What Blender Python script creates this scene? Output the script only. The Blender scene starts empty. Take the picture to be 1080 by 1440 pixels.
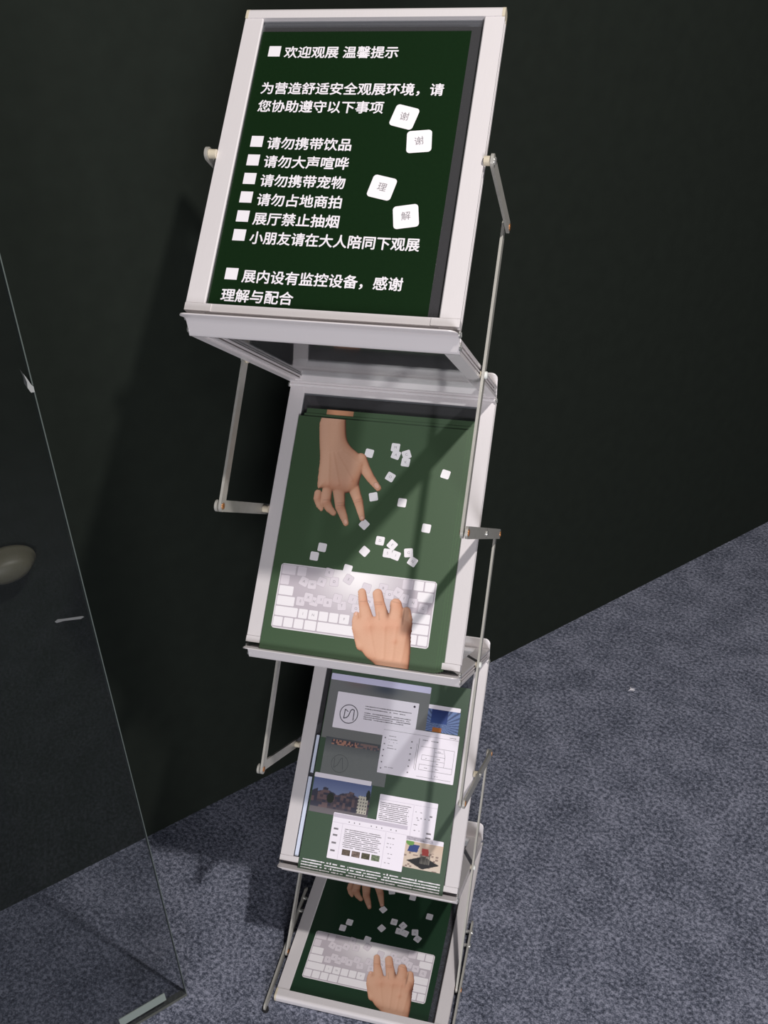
import bpy, bmesh, math, random
import numpy as np
from mathutils import Matrix, Vector
C = bpy.context.scene.collection
sc = bpy.context.scene
random.seed(7)

# ------------------------------------------------------------------ camera
yaw, pitch, roll = 0.26933, 0.59621, -0.04490
cy, sy, cp, sp = math.cos(yaw), math.sin(yaw), math.cos(pitch), math.sin(pitch)
fwd = Vector((-sy*cp, cy*cp, -sp)); right = Vector((cy, sy, 0)); up = right.cross(fwd)
r2 = math.cos(roll)*right + math.sin(roll)*up
u2 = -math.sin(roll)*right + math.cos(roll)*up
cam = bpy.data.cameras.new('camera'); camo = bpy.data.objects.new('camera', cam); C.objects.link(camo)
M = Matrix.Identity(4)
for i in range(3):
    M[i][0] = r2[i]; M[i][1] = u2[i]; M[i][2] = -fwd[i]
M.translation = Vector((0.27684, -1.06352, 1.46077))
camo.matrix_world = M
cam.sensor_fit = 'VERTICAL'; cam.sensor_height = 36; cam.lens = 1342.46/1440*36
cam.clip_start = 0.02
sc.camera = camo
# ------------------------------------------------------------------ light
w = bpy.data.worlds.new('hall'); sc.world = w; w.use_nodes = True
w.node_tree.nodes['Background'].inputs[0].default_value = (0.75, 0.83, 1.0, 1)
w.node_tree.nodes['Background'].inputs[1].default_value = 0.035
def spot(name, loc, target, power, col, radius, angle, blend=0.6):
    l = bpy.data.lights.new(name, 'SPOT'); l.energy = power; l.color = col; l.shadow_soft_size = radius
    l.spot_size = math.radians(angle); l.spot_blend = blend
    o = bpy.data.objects.new(name, l); C.objects.link(o); o.location = loc
    o.rotation_euler = (Vector(target)-Vector(loc)).to_track_quat('-Z', 'Y').to_euler()
    return o
KEY = spot('track_spotlight', (1.02, -0.745, 2.97), (0.05, -0.05, 0.6), 186, (1.0, 0.95, 0.925), 0.045, 95, 0.8)
FILL = spot('front_fill', (0.95, -3.0, 0.85), (0.0, -.1, 0.6), 245, (0.97, 0.95, 1.0), 0.45, 60)  # unseen fill added in front to brighten the shaded faces
sc.view_settings.view_transform = 'Standard'; sc.view_settings.look = 'None'
sc.view_settings.exposure = 0.0; sc.view_settings.gamma = 1.0; sc.view_settings.use_curve_mapping = False

# ------------------------------------------------------------------ helpers
def lin(r, g, b):
    f = lambda c: (c/255/12.92) if c/255 <= .04045 else ((c/255+.055)/1.055)**2.4
    return (f(r), f(g), f(b), 1)
def nd(m, t, **k):
    n = m.node_tree.nodes.new(t)
    for a, v in k.items():
        if a in n.inputs: n.inputs[a].default_value = v
        else: setattr(n, a, v)
    return n
def mat(name, col, rough=.5, metal=0, spec=.5, noise=0, nscale=200, bump=0, coat=0, coatr=.1, stretch=None):
    m = bpy.data.materials.new(name); m.use_nodes = True
    b = m.node_tree.nodes['Principled BSDF']; L = m.node_tree.links
    c = lin(*col)
    b.inputs['Base Color'].default_value = c
    b.inputs['Roughness'].default_value = rough; b.inputs['Metallic'].default_value = metal
    b.inputs['Specular IOR Level'].default_value = spec
    b.inputs['Coat Weight'].default_value = coat; b.inputs['Coat Roughness'].default_value = coatr
    if noise or bump:
        tc = nd(m, 'ShaderNodeTexCoord'); mp = nd(m, 'ShaderNodeMapping')
        if stretch: mp.inputs['Scale'].default_value = stretch
        n = nd(m, 'ShaderNodeTexNoise'); n.inputs['Scale'].default_value = nscale; n.inputs['Detail'].default_value = 4
        L.new(tc.outputs['Object'], mp.inputs[0]); L.new(mp.outputs[0], n.inputs['Vector'])
        if noise:
            r = nd(m, 'ShaderNodeMapRange'); r.inputs[1].default_value = .25; r.inputs[2].default_value = .75
            r.inputs[3].default_value = 1-noise; r.inputs[4].default_value = 1+noise
            mx = nd(m, 'ShaderNodeVectorMath', operation='SCALE'); mx.inputs[0].default_value = c[:3]
            L.new(n.outputs['Fac'], r.inputs[0]); L.new(r.outputs[0], mx.inputs['Scale']); L.new(mx.outputs[0], b.inputs['Base Color'])
        if bump:
            bp = nd(m, 'ShaderNodeBump'); bp.inputs['Strength'].default_value = bump; bp.inputs['Distance'].default_value = .001
            L.new(n.outputs['Fac'], bp.inputs['Height']); L.new(bp.outputs[0], b.inputs['Normal'])
    return m
def clear(name, tint, rough=.03, ior=1.5, haze=0, hcol=(200, 210, 205)):
    """clear sheet: light passes straight through, surface reflects by Fresnel"""
    m = bpy.data.materials.new(name); m.use_nodes = True
    N = m.node_tree.nodes; L = m.node_tree.links; N.remove(N['Principled BSDF'])
    t = nd(m, 'ShaderNodeBsdfTransparent'); t.inputs[0].default_value = lin(*tint)
    g = nd(m, 'ShaderNodeBsdfGlossy'); g.inputs['Roughness'].default_value = rough
    d = nd(m, 'ShaderNodeBsdfDiffuse'); d.inputs[0].default_value = lin(*hcol)
    h = nd(m, 'ShaderNodeMixShader'); h.inputs[0].default_value = haze
    f = nd(m, 'ShaderNodeFresnel'); f.inputs[0].default_value = ior
    x = nd(m, 'ShaderNodeMixShader')
    L.new(t.outputs[0], h.inputs[1]); L.new(d.outputs[0], h.inputs[2])
    ge = nd(m, 'ShaderNodeNewGeometry'); sb = nd(m, 'ShaderNodeMath', operation='SUBTRACT'); sb.inputs[0].default_value = 1
    ml = nd(m, 'ShaderNodeMath', operation='MULTIPLY')   # the far face of the sheet passes light on unchanged
    L.new(ge.outputs['Backfacing'], sb.inputs[1]); L.new(f.outputs[0], ml.inputs[0]); L.new(sb.outputs[0], ml.inputs[1])
    L.new(ml.outputs[0], x.inputs[0]); L.new(h.outputs[0], x.inputs[1]); L.new(g.outputs[0], x.inputs[2])
    L.new(x.outputs[0], N['Material Output'].inputs[0])
    return m
def vmat(name, rough=.45, coat=0):
    m = bpy.data.materials.new(name); m.use_nodes = True
    b = m.node_tree.nodes['Principled BSDF']; a = nd(m, 'ShaderNodeVertexColor', layer_name='ink')
    m.node_tree.links.new(a.outputs[0], b.inputs['Base Color']); b.inputs['Roughness'].default_value = rough
    b.inputs['Coat Weight'].default_value = coat
    return m

MW = {}
def world(o): return MW[o.name]
def put(o, Mw, parent=None):
    MW[o.name] = Mw.copy()
    if parent is not None:
        o.parent = parent; o.matrix_basis = MW[parent.name].inverted() @ Mw
    else:
        o.matrix_basis = Mw
def empty(name, loc, label, cat, group=None):
    o = bpy.data.objects.new(name, None); C.objects.link(o); o.empty_display_size = .05
    put(o, Matrix.Translation(loc)); tag(o, label, cat, group); return o
def tag(o, label=None, cat=None, group=None, kind=None):
    if label: o['label'] = label
    if cat: o['category'] = cat
    if group: o['group'] = group
    if kind: o['kind'] = kind
def link(name, me, Mw, parent=None, m=None):
    if m is not None and not me.materials: me.materials.append(m)
    o = bpy.data.objects.new(name, me); C.objects.link(o); put(o, Mw, parent); return o
def mesh(name, vs, fs, m=None, smooth=False):
    me = bpy.data.meshes.new(name); me.from_pydata([tuple(v) for v in vs], [], fs); me.update()
    if m: me.materials.append(m)
    if smooth:
        for p in me.polygons: p.use_smooth = True
    return me
def bm_mesh(name, bm, m=None, smooth=False):
    bmesh.ops.recalc_face_normals(bm, faces=bm.faces[:])
    me = bpy.data.meshes.new(name); bm.to_mesh(me); bm.free()
    if m: me.materials.append(m)
    if smooth:
        for p in me.polygons: p.use_smooth = True
    return me
def box(bm, x0, x1, y0, y1, z0, z1):
    v = [bm.verts.new((x, y, z)) for x in (x0, x1) for y in (y0, y1) for z in (z0, z1)]
    for f in ((0, 1, 3, 2), (4, 6, 7, 5), (0, 4, 5, 1), (2, 3, 7, 6), (0, 2, 6, 4), (1, 5, 7, 3)):
        bm.faces.new([v[i] for i in f])
def extrude(bm, prof, a, b, fn):
    """closed profile [(p,q)] swept from a to b; fn(p,q,t)->xyz"""
    A = [bm.verts.new(fn(p, q, a)) for p, q in prof]; B = [bm.verts.new(fn(p, q, b)) for p, q in prof]
    n = len(prof)
    for i in range(n): bm.faces.new((A[i], A[(i+1) % n], B[(i+1) % n], B[i]))
    bm.faces.new(A); bm.faces.new(B[::-1])
def bevel(bm, w, ang=30, seg=2):
    e = [e for e in bm.edges if len(e.link_faces) == 2 and e.calc_face_angle(0) > math.radians(ang)]
    bmesh.ops.bevel(bm, geom=e, offset=w, segments=seg, affect='EDGES', profile=.5)
def disc(bm, r, h, seg=24, Mx=Matrix.Identity(4), dome=0):
    ring = []
    rows = [(r, 0), (r, h*(.7 if dome else 1))] + ([(r*.75, h*.93), (r*.35, h)] if dome else [])
    for rr, z in rows:
        ring.append([bm.verts.new(Mx @ Vector((rr*math.cos(2*math.pi*i/seg), rr*math.sin(2*math.pi*i/seg), z))) for i in range(seg)])
    for a, b in zip(ring, ring[1:]):
        for i in range(seg): bm.faces.new((a[i], a[(i+1) % seg], b[(i+1) % seg], b[i]))
    bm.faces.new(ring[0][::-1]); bm.faces.new(ring[-1])
def mm(x, v, n): return (x/1000, -v/1000, n/1000)

# ------------------------------------------------------------------ materials
alu = mat('satin_aluminium', (220, 215, 215), .38, 0.12, .5, noise=.025, nscale=60, stretch=(40, 1, 40))
alu_dark = mat('raw_aluminium_channel', (176, 168, 158), .4, .35, .5, noise=.05, nscale=60, stretch=(20, 1, 20))
cap_plastic = mat('cream_plastic', (204, 194, 172), .35)
steel = mat('brushed_steel', (184, 182, 174), .4, .35, .5, noise=.06, nscale=90)
bright_steel = mat('polished_steel', (215, 215, 210), .22, .8)
brass = mat('brass_rivet', (190, 130, 80), .35, .7)
white_pl = mat('white_nylon', (222, 224, 220), .4)
rubber = mat('black_rubber', (22, 22, 22), .7)
acry = clear('clear_acrylic', (214, 218, 219), .06, 1.49, haze=.09, hcol=(158, 154, 158))
glass = clear('greenish_glass', (232, 233, 234), .02, 1.5, haze=.008, hcol=(120, 125, 122))
glass_edge = mat('ground_glass_edge', (84, 92, 88), .3)
wh_ink = mat('white_ink', (232, 228, 232), .5)
gr_ink = mat('grey_ink', (132, 128, 132), .5)
pale_ink = mat('pale_letter_ink', (160, 155, 160), .5)
dk_ink = mat('dark_ink', (66, 62, 74), .5)
notice_green = mat('notice_green_print', (18, 38, 18), .25, spec=.3, noise=.06, nscale=300)
leaf_green = mat('leaflet_green_print', (48, 77, 43), .58, spec=1.0, noise=.13, nscale=900)
leaf_edge = mat('leaflet_paper_edge', (120, 165, 110), .6)
p3_green = mat('poster_green_print', (49, 76, 52), .55, spec=1.0, noise=.08, nscale=700)
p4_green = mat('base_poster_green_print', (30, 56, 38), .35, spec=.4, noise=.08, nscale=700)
key_white = mat('key_print_white', (240, 236, 238), .5)
key_lav = mat('key_print_lilac', (222, 214, 220), .5)
key_line = mat('key_print_outline', (186, 178, 184), .5)
kb_sil = mat('keyboard_print_silver', (198, 190, 196), .42, spec=1.0)
kb_rim = mat('keyboard_print_rim', (232, 228, 230), .4)
inkv = vmat('photo_ink', .45)
win_white = mat('window_print_white', (246, 240, 248), .4)
win_grey = mat('window_print_grey', (206, 198, 210), .4)
lilac = mat('title_bar_print', (214, 212, 240), .4)

# ------------------------------------------------------------------ structure
def carpet():
    m = bpy.data.materials.new('blue_grey_felt_carpet'); m.use_nodes = True
    b = m.node_tree.nodes['Principled BSDF']; L = m.node_tree.links
    tc = nd(m, 'ShaderNodeTexCoord')
    mp = nd(m, 'ShaderNodeMapping'); mp.inputs['Rotation'].default_value = (0, 0, .5); mp.inputs['Scale'].default_value = (1, 1.15, 1)
    L.new(tc.outputs['Object'], mp.inputs[0])
    n1 = nd(m, 'ShaderNodeTexNoise'); n1.inputs['Scale'].default_value = 150; n1.inputs['Detail'].default_value = 7; n1.inputs['Roughness'].default_value = .72
    n2 = nd(m, 'ShaderNodeTexNoise'); n2.inputs['Scale'].default_value = 14; n2.inputs['Detail'].default_value = 3
    n3 = nd(m, 'ShaderNodeTexNoise'); n3.inputs['Scale'].default_value = 420; n3.inputs['Detail'].default_value = 3
    for n in (n1, n2, n3): L.new(mp.outputs[0], n.inputs['Vector'])
    a = nd(m, 'ShaderNodeMath', operation='MULTIPLY_ADD'); a.inputs[1].default_value = .2; L.new(n2.outputs['Fac'], a.inputs[0]); L.new(n1.outputs['Fac'], a.inputs[2])
    a2 = nd(m, 'ShaderNodeMath', operation='MULTIPLY_ADD'); a2.inputs[1].default_value = .35; L.new(n3.outputs['Fac'], a2.inputs[0]); L.new(a.outputs[0], a2.inputs[2])
    r = nd(m, 'ShaderNodeValToRGB'); e = r.color_ramp.elements
    e[0].position = .59; e[0].color = lin(46, 49, 59); e[1].position = .92; e[1].color = lin(156, 159, 175)
    x = r.color_ramp.elements.new(.735); x.color = lin(88, 93, 107)
    L.new(a2.outputs[0], r.inputs[0]); L.new(r.outputs[0], b.inputs['Base Color'])
    b.inputs['Roughness'].default_value = .95; b.inputs['Specular IOR Level'].default_value = .1
    b.inputs['Sheen Weight'].default_value = .1
    bp = nd(m, 'ShaderNodeBump'); bp.inputs['Strength'].default_value = .5; bp.inputs['Distance'].default_value = .002
    L.new(a2.outputs[0], bp.inputs['Height']); L.new(bp.outputs[0], b.inputs['Normal'])
    return m
bm = bmesh.new(); box(bm, -3, 4, -3, 4.5, -.04, 0)
fl = link('floor', bm_mesh('floor', bm, carpet()), Matrix.Identity(4)); tag(fl, 'blue grey needle felt carpet', kind='structure')
wall_m = mat('dark_green_board', (28, 33, 28), .9, spec=.15, noise=.10, nscale=35, bump=.25)
wd = Vector((.6817, .7317, 0)); wn = Vector((-.7317, .6817, 0)); WC = .2735
Mwall = Matrix(((wd.x, wn.x, 0, wn.x*WC), (wd.y, wn.y, 0, wn.y*WC), (0, 0, 1, 0), (0, 0, 0, 1)))
bm = bmesh.new(); box(bm, -3, 4.5, 0, .06, 0, 3)
wl = link('wall_back', bm_mesh('wall_back', bm, wall_m), Mwall); tag(wl, 'matt dark green exhibition wall', kind='structure')

# ------------------------------------------------------------------ stand
HW = .135; Wmm = 270.
prof = {'A1': (-.01693, 1.34069), 'B1': (-.26504, 1.11112), 'A2': (-.00158, .90089), 'B2': (-.24509, .66641),
        'A3': (.01247, .44884), 'B3': (-.24748, .23289), 'A4': (.00603, .0150), 'B4': (-.32994, .0150)}
stand = empty('brochure_stand', (0, -.13, 0), 'tall aluminium folding zigzag brochure stand on the carpet in front of the dark wall', 'brochure stand')
def dmat(A, B):
    v = Vector((0, B[0]-A[0], B[1]-A[1])).normalized(); n = Vector((0, v.z, -v.y))
    if n.z < 0: n = -n
    Mx = Matrix.Identity(4)
    for i in range(3): Mx[i][0] = (1, 0, 0)[i]; Mx[i][1] = -v[i]; Mx[i][2] = n[i]
    Mx.translation = Vector((-HW, A[0], A[1])); return Mx
def rmat(A, B):   # turned round: reads from behind
    v = Vector((0, B[0]-A[0], B[1]-A[1])).normalized(); n = Vector((0, -v.z, v.y))
    Mx = Matrix.Identity(4)
    for i in range(3): Mx[i][0] = (-1, 0, 0)[i]; Mx[i][1] = -v[i]; Mx[i][2] = n[i]
    Mx.translation = Vector((HW, A[0], A[1])); return Mx
BAR = [(.3, 0), (19, 0), (20, -1), (20, -2.6), (16, -2.6), (16, -4.6), (14, -4.6), (14, -6.8), (19, -6.8), (19, -8.4), (13.5, -8.4), (13.5, -10.4), (17.5, -10.4), (17.5, -12),
       (11, -12), (11, -14), (0, -14), (0, -10.4), (4.5, -10.4), (4.5, -7.8), (0, -7.8), (0, -6.6), (4.5, -6.6), (4.5, -3.2), (0, -3.2), (0, -.3)]
def side_bar(right, v0, v1):
    bm = bmesh.new(); s = (lambda x: Wmm-x) if right else (lambda x: x)
    extrude(bm, BAR, v0, v1, lambda p, q, t: mm(s(p), t, q))
    return bm_mesh('side_bar', bm, alu)
def rail(v0, v1, nose=None, groove=True):
    """cross rail between the bars; nose = 'top'/'bottom' gives a rounded outer edge wider than the bars"""
    bm = bmesh.new()
    if nose:
        s = -1 if nose == 'top' else 1
        a, b = (v1, v0) if nose == 'top' else (v0, v1)   # a inner, b outer
        T = 14.5; pr = [(a, .6), (b-s*5, .6)]
        for i in range(1, 8):
            t = math.pi/2*i/7; pr.append((b-s*5+s*5*math.sin(t), .6-5+5*math.cos(t)))
        for i in range(0, 8):
            t = math.pi/2*i/7; pr.append((b-s*5+s*5*math.cos(t), -9-5*math.sin(t)))
        pr += [(a, -14), (a, -8), (a-s*0, -7)]
        extrude(bm, pr, 3, Wmm-3, lambda p, q, t: mm(t, p, q))
    else:
        pr = [(v0, -.4), (v1, -.4), (v1, -2.6), (v1-4, -2.6), (v1-4, -4.6), (v1-4, -6.8), (v1, -6.8), (v1, -9), (v1-5, -9), (v1-5, -13.5), (v0, -13.5)]
        extrude(bm, pr, .8, Wmm-.8, lambda p, q, t: mm(t, p, q))
    return bm_mesh('rail', bm, alu)
def lip_mesh(pts, R=8, x0=-HW, x1=HW):
    """thin gutter profile in (y,z) mm swept across the width, its free rim rounded at both ends"""
    P = [Vector(p)/1000 for p in pts]
    seg = [(P[i+1]-P[i]).length for i in range(len(P)-1)]; tot = sum(seg)
    def at(s):
        for i, l in enumerate(seg):
            if s <= l or i == len(seg)-1: return P[i].lerp(P[i+1], min(s/l, 1))
            s -= l
    xs = [0, .4, 1.2, 2.5, 4, 6, R]; xs = xs + [270-x for x in xs[::-1]]
    vs = []; NJ = 26
    for x in xs:
        d = min(x, 270-x, R); cut = (R-math.sqrt(max(R*R-(R-d)**2, 0)))/1000
        for j in range(NJ):
            s = tot*j/(NJ-1)
            s = min(s, tot-cut) if j < NJ-1 else tot-cut
            q = at(s); vs.append((x0+x/1000, q.x, q.y))
    fs = [(i*NJ+j, (i+1)*NJ+j, (i+1)*NJ+j+1, i*NJ+j+1) for i in range(len(xs)-1) for j in range(NJ-1)]
    return mesh('lip', vs, fs, alu, True)
def solid(o, t=.0013, off=0):
    md = o.modifiers.new('thick', 'SOLIDIFY'); md.thickness = t; md.offset = off
    return o
def sheet_mesh(x0, x1, v0, v1, n0, n1, m):
    bm = bmesh.new(); box(bm, x0/1000, x1/1000, -v1/1000, -v0/1000, n0/1000, n1/1000); return bm_mesh('sheet', bm, m)
def screw_mesh():
    bm = bmesh.new(); disc(bm, .0035, .0022, 20, dome=1)
    box(bm, -.0022, .0022, -.0004, .0004, .0021, .0025); return bm_mesh('screw', bm, bright_steel)
SCREW = screw_mesh()
def sideM(s, y, z, off):   # +Z local pointing outwards on side s
    R_ = Matrix.Rotation(math.pi/2*s, 4, 'Y'); return Matrix.Translation((s*(HW+off), y, z)) @ R_

DM = {}
LIP = [(9, -14), (7, -24), (4.5, -29), (2.8, -28), (2.4, -19), (1.4, -12), (-1, -7.2), (-5, -4.6), (-10, -1.6), (-15.5, 3)]
for k in (1, 2, 3, 4):
    A, B = prof['A%d' % k], prof['B%d' % k]; Mx = dmat(A, B); DM[k] = Mx
    last = k == 4
    v_end = 330 if not last else 331
    # parent part: the cross rails of the panel
    f = link('display_panel', sheet_mesh(15, Wmm-15, 7, 333, -6.4, -4.8, acry), Mx, stand)
    link('top_rail', rail(-1.5, 11, 'top') if k == 1 else rail(0, 10), Mx, f)
    link('bottom_rail', rail(331, 346, 'bottom') if last else rail(330, 338), Mx, f)
    for rgt in (0, 1):
        link('side_bar', side_bar(rgt, 11 if k == 1 else .6, v_end), Mx, f)
        if not last:   # the square foot under each bar
            s = (lambda x: Wmm-x) if rgt else (lambda x: x)
            bm = bmesh.new()
            extrude(bm, [(0, .6), (27, .6), (27, -3), (20, -3), (20, -13), (0, -13)], 330.4, 338, lambda p, q, t: mm(s(p), t, q))
            link('bar_foot', bm_mesh('bar_foot', bm, alu), Mx, f)
        if k == 1 or last:
            bm = bmesh.new(); v0, v1 = (-1.5, 11) if k == 1 else (331, 346)
            xx = (0, 3) if not rgt else (Wmm-3, Wmm)
            pr = []
            oc, ic, s = (v0, v1, 1) if k == 1 else (v1, v0, -1)
            pr = [(ic, .8), (oc+s*5, .8)] + [(oc+s*5-s*5*math.sin(math.pi/2*i/6), -4.2+5*math.cos(math.pi/2*i/6)) for i in range(1, 7)] + \
                 [(oc+s*5-s*5*math.cos(math.pi/2*i/6), -9-5*math.sin(math.pi/2*i/6)) for i in range(7)] + [(ic, -14)]
            extrude(bm, pr, xx[0], xx[1], lambda p, q, t: mm(t, p, q))
            link('end_cap', bm_mesh('end_cap', bm, cap_plastic), Mx, f)
    if not last:
        lp = link('front_lip', lip_mesh([(a, b) for a, b in LIP]), Matrix.Translation((0, B[0], B[1])), f); solid(lp)
        for s in (-1, 1):
            for dy, dz in ((2.5, -8.5), (4.5, -22)):
                link('screw', SCREW, sideM(s, B[0]+dy/1000, B[1]+dz/1000, -.0005), f)
RM = {}
RLIP = [(-6, 12), (-1, 3), (3, -3), (6, -4), (7, 4), (7.6, 14), (8.5, 20), (10, 25), (13, 32)]
for k in (1, 2, 3):
    B, A = prof['B%d' % k], prof['A%d' % (k+1)]
    T = .014
    P0 = Vector((B[0]+.003, B[1]-.028)); P1 = Vector((A[0], A[1]+.004))
    if k == 3: P1 = Vector((A[0]-.012, A[1]+.008))
    d = (P1-P0).normalized(); n = Vector((-d.y, d.x)); P0 = P0+n*T; P1 = P1+n*T
    Mx = rmat(P0, P1); RM[k] = Mx; Ln = (P1-P0).length*1000
    f = link('return_panel', sheet_mesh(15, Wmm-15, 9, Ln-10, -6.4, -4.8, acry), Mx, stand)
    link('top_rail', rail(2, 12), Mx, f); link('bottom_rail', rail(Ln-14, Ln-2), Mx, f)
    for rgt in (0, 1): link('side_bar', side_bar(rgt, 1, Ln-1), Mx, f)
    lp = link('rear_lip', lip_mesh(RLIP), Matrix.Translation((0, A[0]+.001, A[1]-.001+(.006 if k == 3 else 0))), f); solid(lp)
    # hinge pin across the fold
    bm = bmesh.new(); disc(bm, .0021, .271, 14)
    hp = link('hinge_pin', bm_mesh('hinge_pin', bm, alu), Matrix.Translation((-HW-.0005, A[0]-.002, A[1]+.0015)) @ Matrix.Rotation(math.pi/2, 4, 'Y'), stand)
    for s in (-1, 1): link('screw', SCREW, sideM(s, A[0]-.002, A[1]+.001, 0), hp)

# linkage
def bar_link(name, s, p, q, off, t=.003, wd_=.0135, ext=.007, m=steel):
    p = Vector(p); q = Vector(q); d = (q-p); Ls = d.length; d.normalize()
    bm = bmesh.new(); r = wd_/2; pts = []
    for i in range(13):
        a = math.pi/2+math.pi*i/12; pts.append((r*math.cos(a), r*math.sin(a)))
    for i in range(13):
        a = -math.pi/2+math.pi*i/12; pts.append((Ls+r*math.cos(a), r*math.sin(a)))
    extrude(bm, pts, -t/2, t/2, lambda a, b, c: (c, a, b))
    bevel(bm, .0004, 60, 1)
    Mx = Matrix.Identity(4)
    Mx[1][1] = d.x; Mx[2][1] = d.y; Mx[1][2] = -d.y; Mx[2][2] = d.x
    Mx.translation = Vector((s*(HW+off), p.x, p.y))
    return link(name, bm_mesh(name, bm, m), Mx, stand)
def rivet(par, s, y, z, off, r=.0038, h=.0012, m=brass, inward=False, name='rivet'):
    bm = bmesh.new(); disc(bm, r, h, 18, dome=1)
    Mx = sideM(s, y, z, off)
    if inward: Mx = Matrix.Translation((s*(HW+off), y, z)) @ Matrix.Rotation(-math.pi/2*s, 4, 'Y')
    return link(name, bm_mesh(name, bm, m), Mx, par)
def spacer(par, s, y, z, o0, o1, r=.0046, m=cap_plastic, name='spacer'):
    bm = bmesh.new(); disc(bm, r, o1-o0, 20); return link(name, bm_mesh(name, bm, m), sideM(s, y, z, o0), par)
M1, M2, M3 = (-.141, 1.2259), (-.1233, .7837), (-.1175, .3409)
G1 = (-.010, 1.122)
for s in (-1, 1):
    if s == 1:
        ao, ro = .0085, .0036
        F2, G2, F3, G3 = (-.258, .879), (.012, .688), (-.250, .437), (.012, .244)
    else:
        ao, ro = .0095, .0045
        F2, G2, F3, G3 = (-.243, .867), (-.004, .700), (-.246, .430), (.010, .250)
    a = bar_link('link_arm', s, M1, G1, ao); spacer(a, s, *M1, .0002, ao-.0018); rivet(a, s, *M1, ao+.0015, .0036, .0022, bright_steel, name='screw'); rivet(a, s, *G1, ao+.0015)
    for Fp, Mp, Gp in ((F2, M2, G2), (F3, M3, G3)):
        a = bar_link('link_arm', s, Fp, Gp, ao); spacer(a, s, *Mp, .0002, ao-.0018)
        rivet(a, s, *Mp, ao+.0015, .0036, .0022, bright_steel, name='screw')
        for e in (Fp, Gp): rivet(a, s, *e, ao+.0015)
    for (t0, b0, nm) in ((G1, F2, (-.1275, 1.0005)), (G2, F3, (-.118, .560)), (G3, (-.262, .012), (-.121, .128))):
        a = bar_link('link_rod', s, t0, b0, ro)
        for e in (t0, b0): rivet(a, s, *e, ro-.0015, .0036, .0012, brass, True)
        t = ((Vector(t0)+Vector(b0))/2); spacer(a, s, t.x, t.y, .0002, ro-.0018, .0045); rivet(a, s, t.x, t.y, ro+.0015, .004, .003, white_pl)
    a = bar_link('base_link', s, (-.150, .0095), (-.352, .0085), ao)
    for y in (-.163, -.187): rivet(a, s, y, .0095, ao+.0015, .0036, .0025, bright_steel, name='screw'); spacer(a, s, y, .0095, .0002, ao-.0018, .003, bright_steel)
    rivet(a, s, -.262, .0095, ao+.0015)
    bm = bmesh.new(); disc(bm, .005, .005, 20); link('rubber_foot', bm_mesh('rubber_foot', bm, rubber), Matrix.Translation((s*(HW+ao), -.355, .0002)), a)

# ------------------------------------------------------------------ print helpers
class Ink:
    """flat print collected on one sheet; coordinates in mm on the sheet plane"""
    def __init__(s): s.v = []; s.f = []
    def poly(s, pts, n):
        i = len(s.v); s.v += [mm(x, v, n) for x, v in pts]; s.f.append(tuple(range(i, i+len(pts))))
    def rect(s, x0, v0, x1, v1, n): s.poly([(x0, v0), (x1, v0), (x1, v1), (x0, v1)][::-1], n)
    def build(s, name, m, Mx, parent):
        return link(name, mesh(name, s.v, s.f, m), Mx, parent)
def rrect(cx, cv, w_, h_, ang=0, r=1.6, seg=4):
    pts = []; a0 = math.radians(ang)
    for qx, qv, st in ((1, 1, 0), (-1, 1, 90), (-1, -1, 180), (1, -1, 270)):
        for i in range(seg+1):
            t = math.radians(st+90*i/seg); x = qx*(w_/2-r)+r*math.cos(t); y = qv*(h_/2-r)+r*math.sin(t)
            pts.append((cx+x*math.cos(a0)-y*math.sin(a0), cv+x*math.sin(a0)+y*math.cos(a0)))
    return pts
def text_mesh(body, size, bold=0, align='LEFT', m=None, width=None, weight=0):
    cu = bpy.data.curves.new('t', 'FONT'); cu.body = body; cu.size = size/1000; cu.offset = bold/1000; cu.align_x = align
    cu.resolution_u = 4
    if align == 'CENTER': cu.align_y = 'CENTER'
    o = bpy.data.objects.new('t', cu); C.objects.link(o); dg = bpy.context.evaluated_depsgraph_get()
    dg.update(); me = bpy.data.meshes.new_from_object(o.evaluated_get(dg)); C.objects.unlink(o); bpy.data.objects.remove(o)
    if len(me.vertices):
        xs = [v.co.x for v in me.vertices]; x0, x1 = min(xs), max(xs)
        if width:
            k = (width/1000)/(x1-x0)
            for v in me.vertices: v.co.x = (v.co.x-x0)*k
        elif align == 'LEFT':
            for v in me.vertices: v.co.x -= x0
    if weight:
        b2 = bmesh.new()
        for i, (ax, ay) in enumerate(((-1, 0), (1, 0), (0, 1), (0, -1))):
            c2 = me.copy(); c2.transform(Matrix.Translation((ax*weight/1000, ay*weight/1000, i*.00001))); b2.from_mesh(c2); bpy.data.meshes.remove(c2)
        b2.to_mesh(me); b2.free()
    me.materials.clear()
    if m: me.materials.append(m)
    return me
def on(Mx, x, v, n, ang=0): return Mx @ Matrix.Translation(mm(x, v, n)) @ Matrix.Rotation(math.radians(-ang), 4, 'Z')

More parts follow.
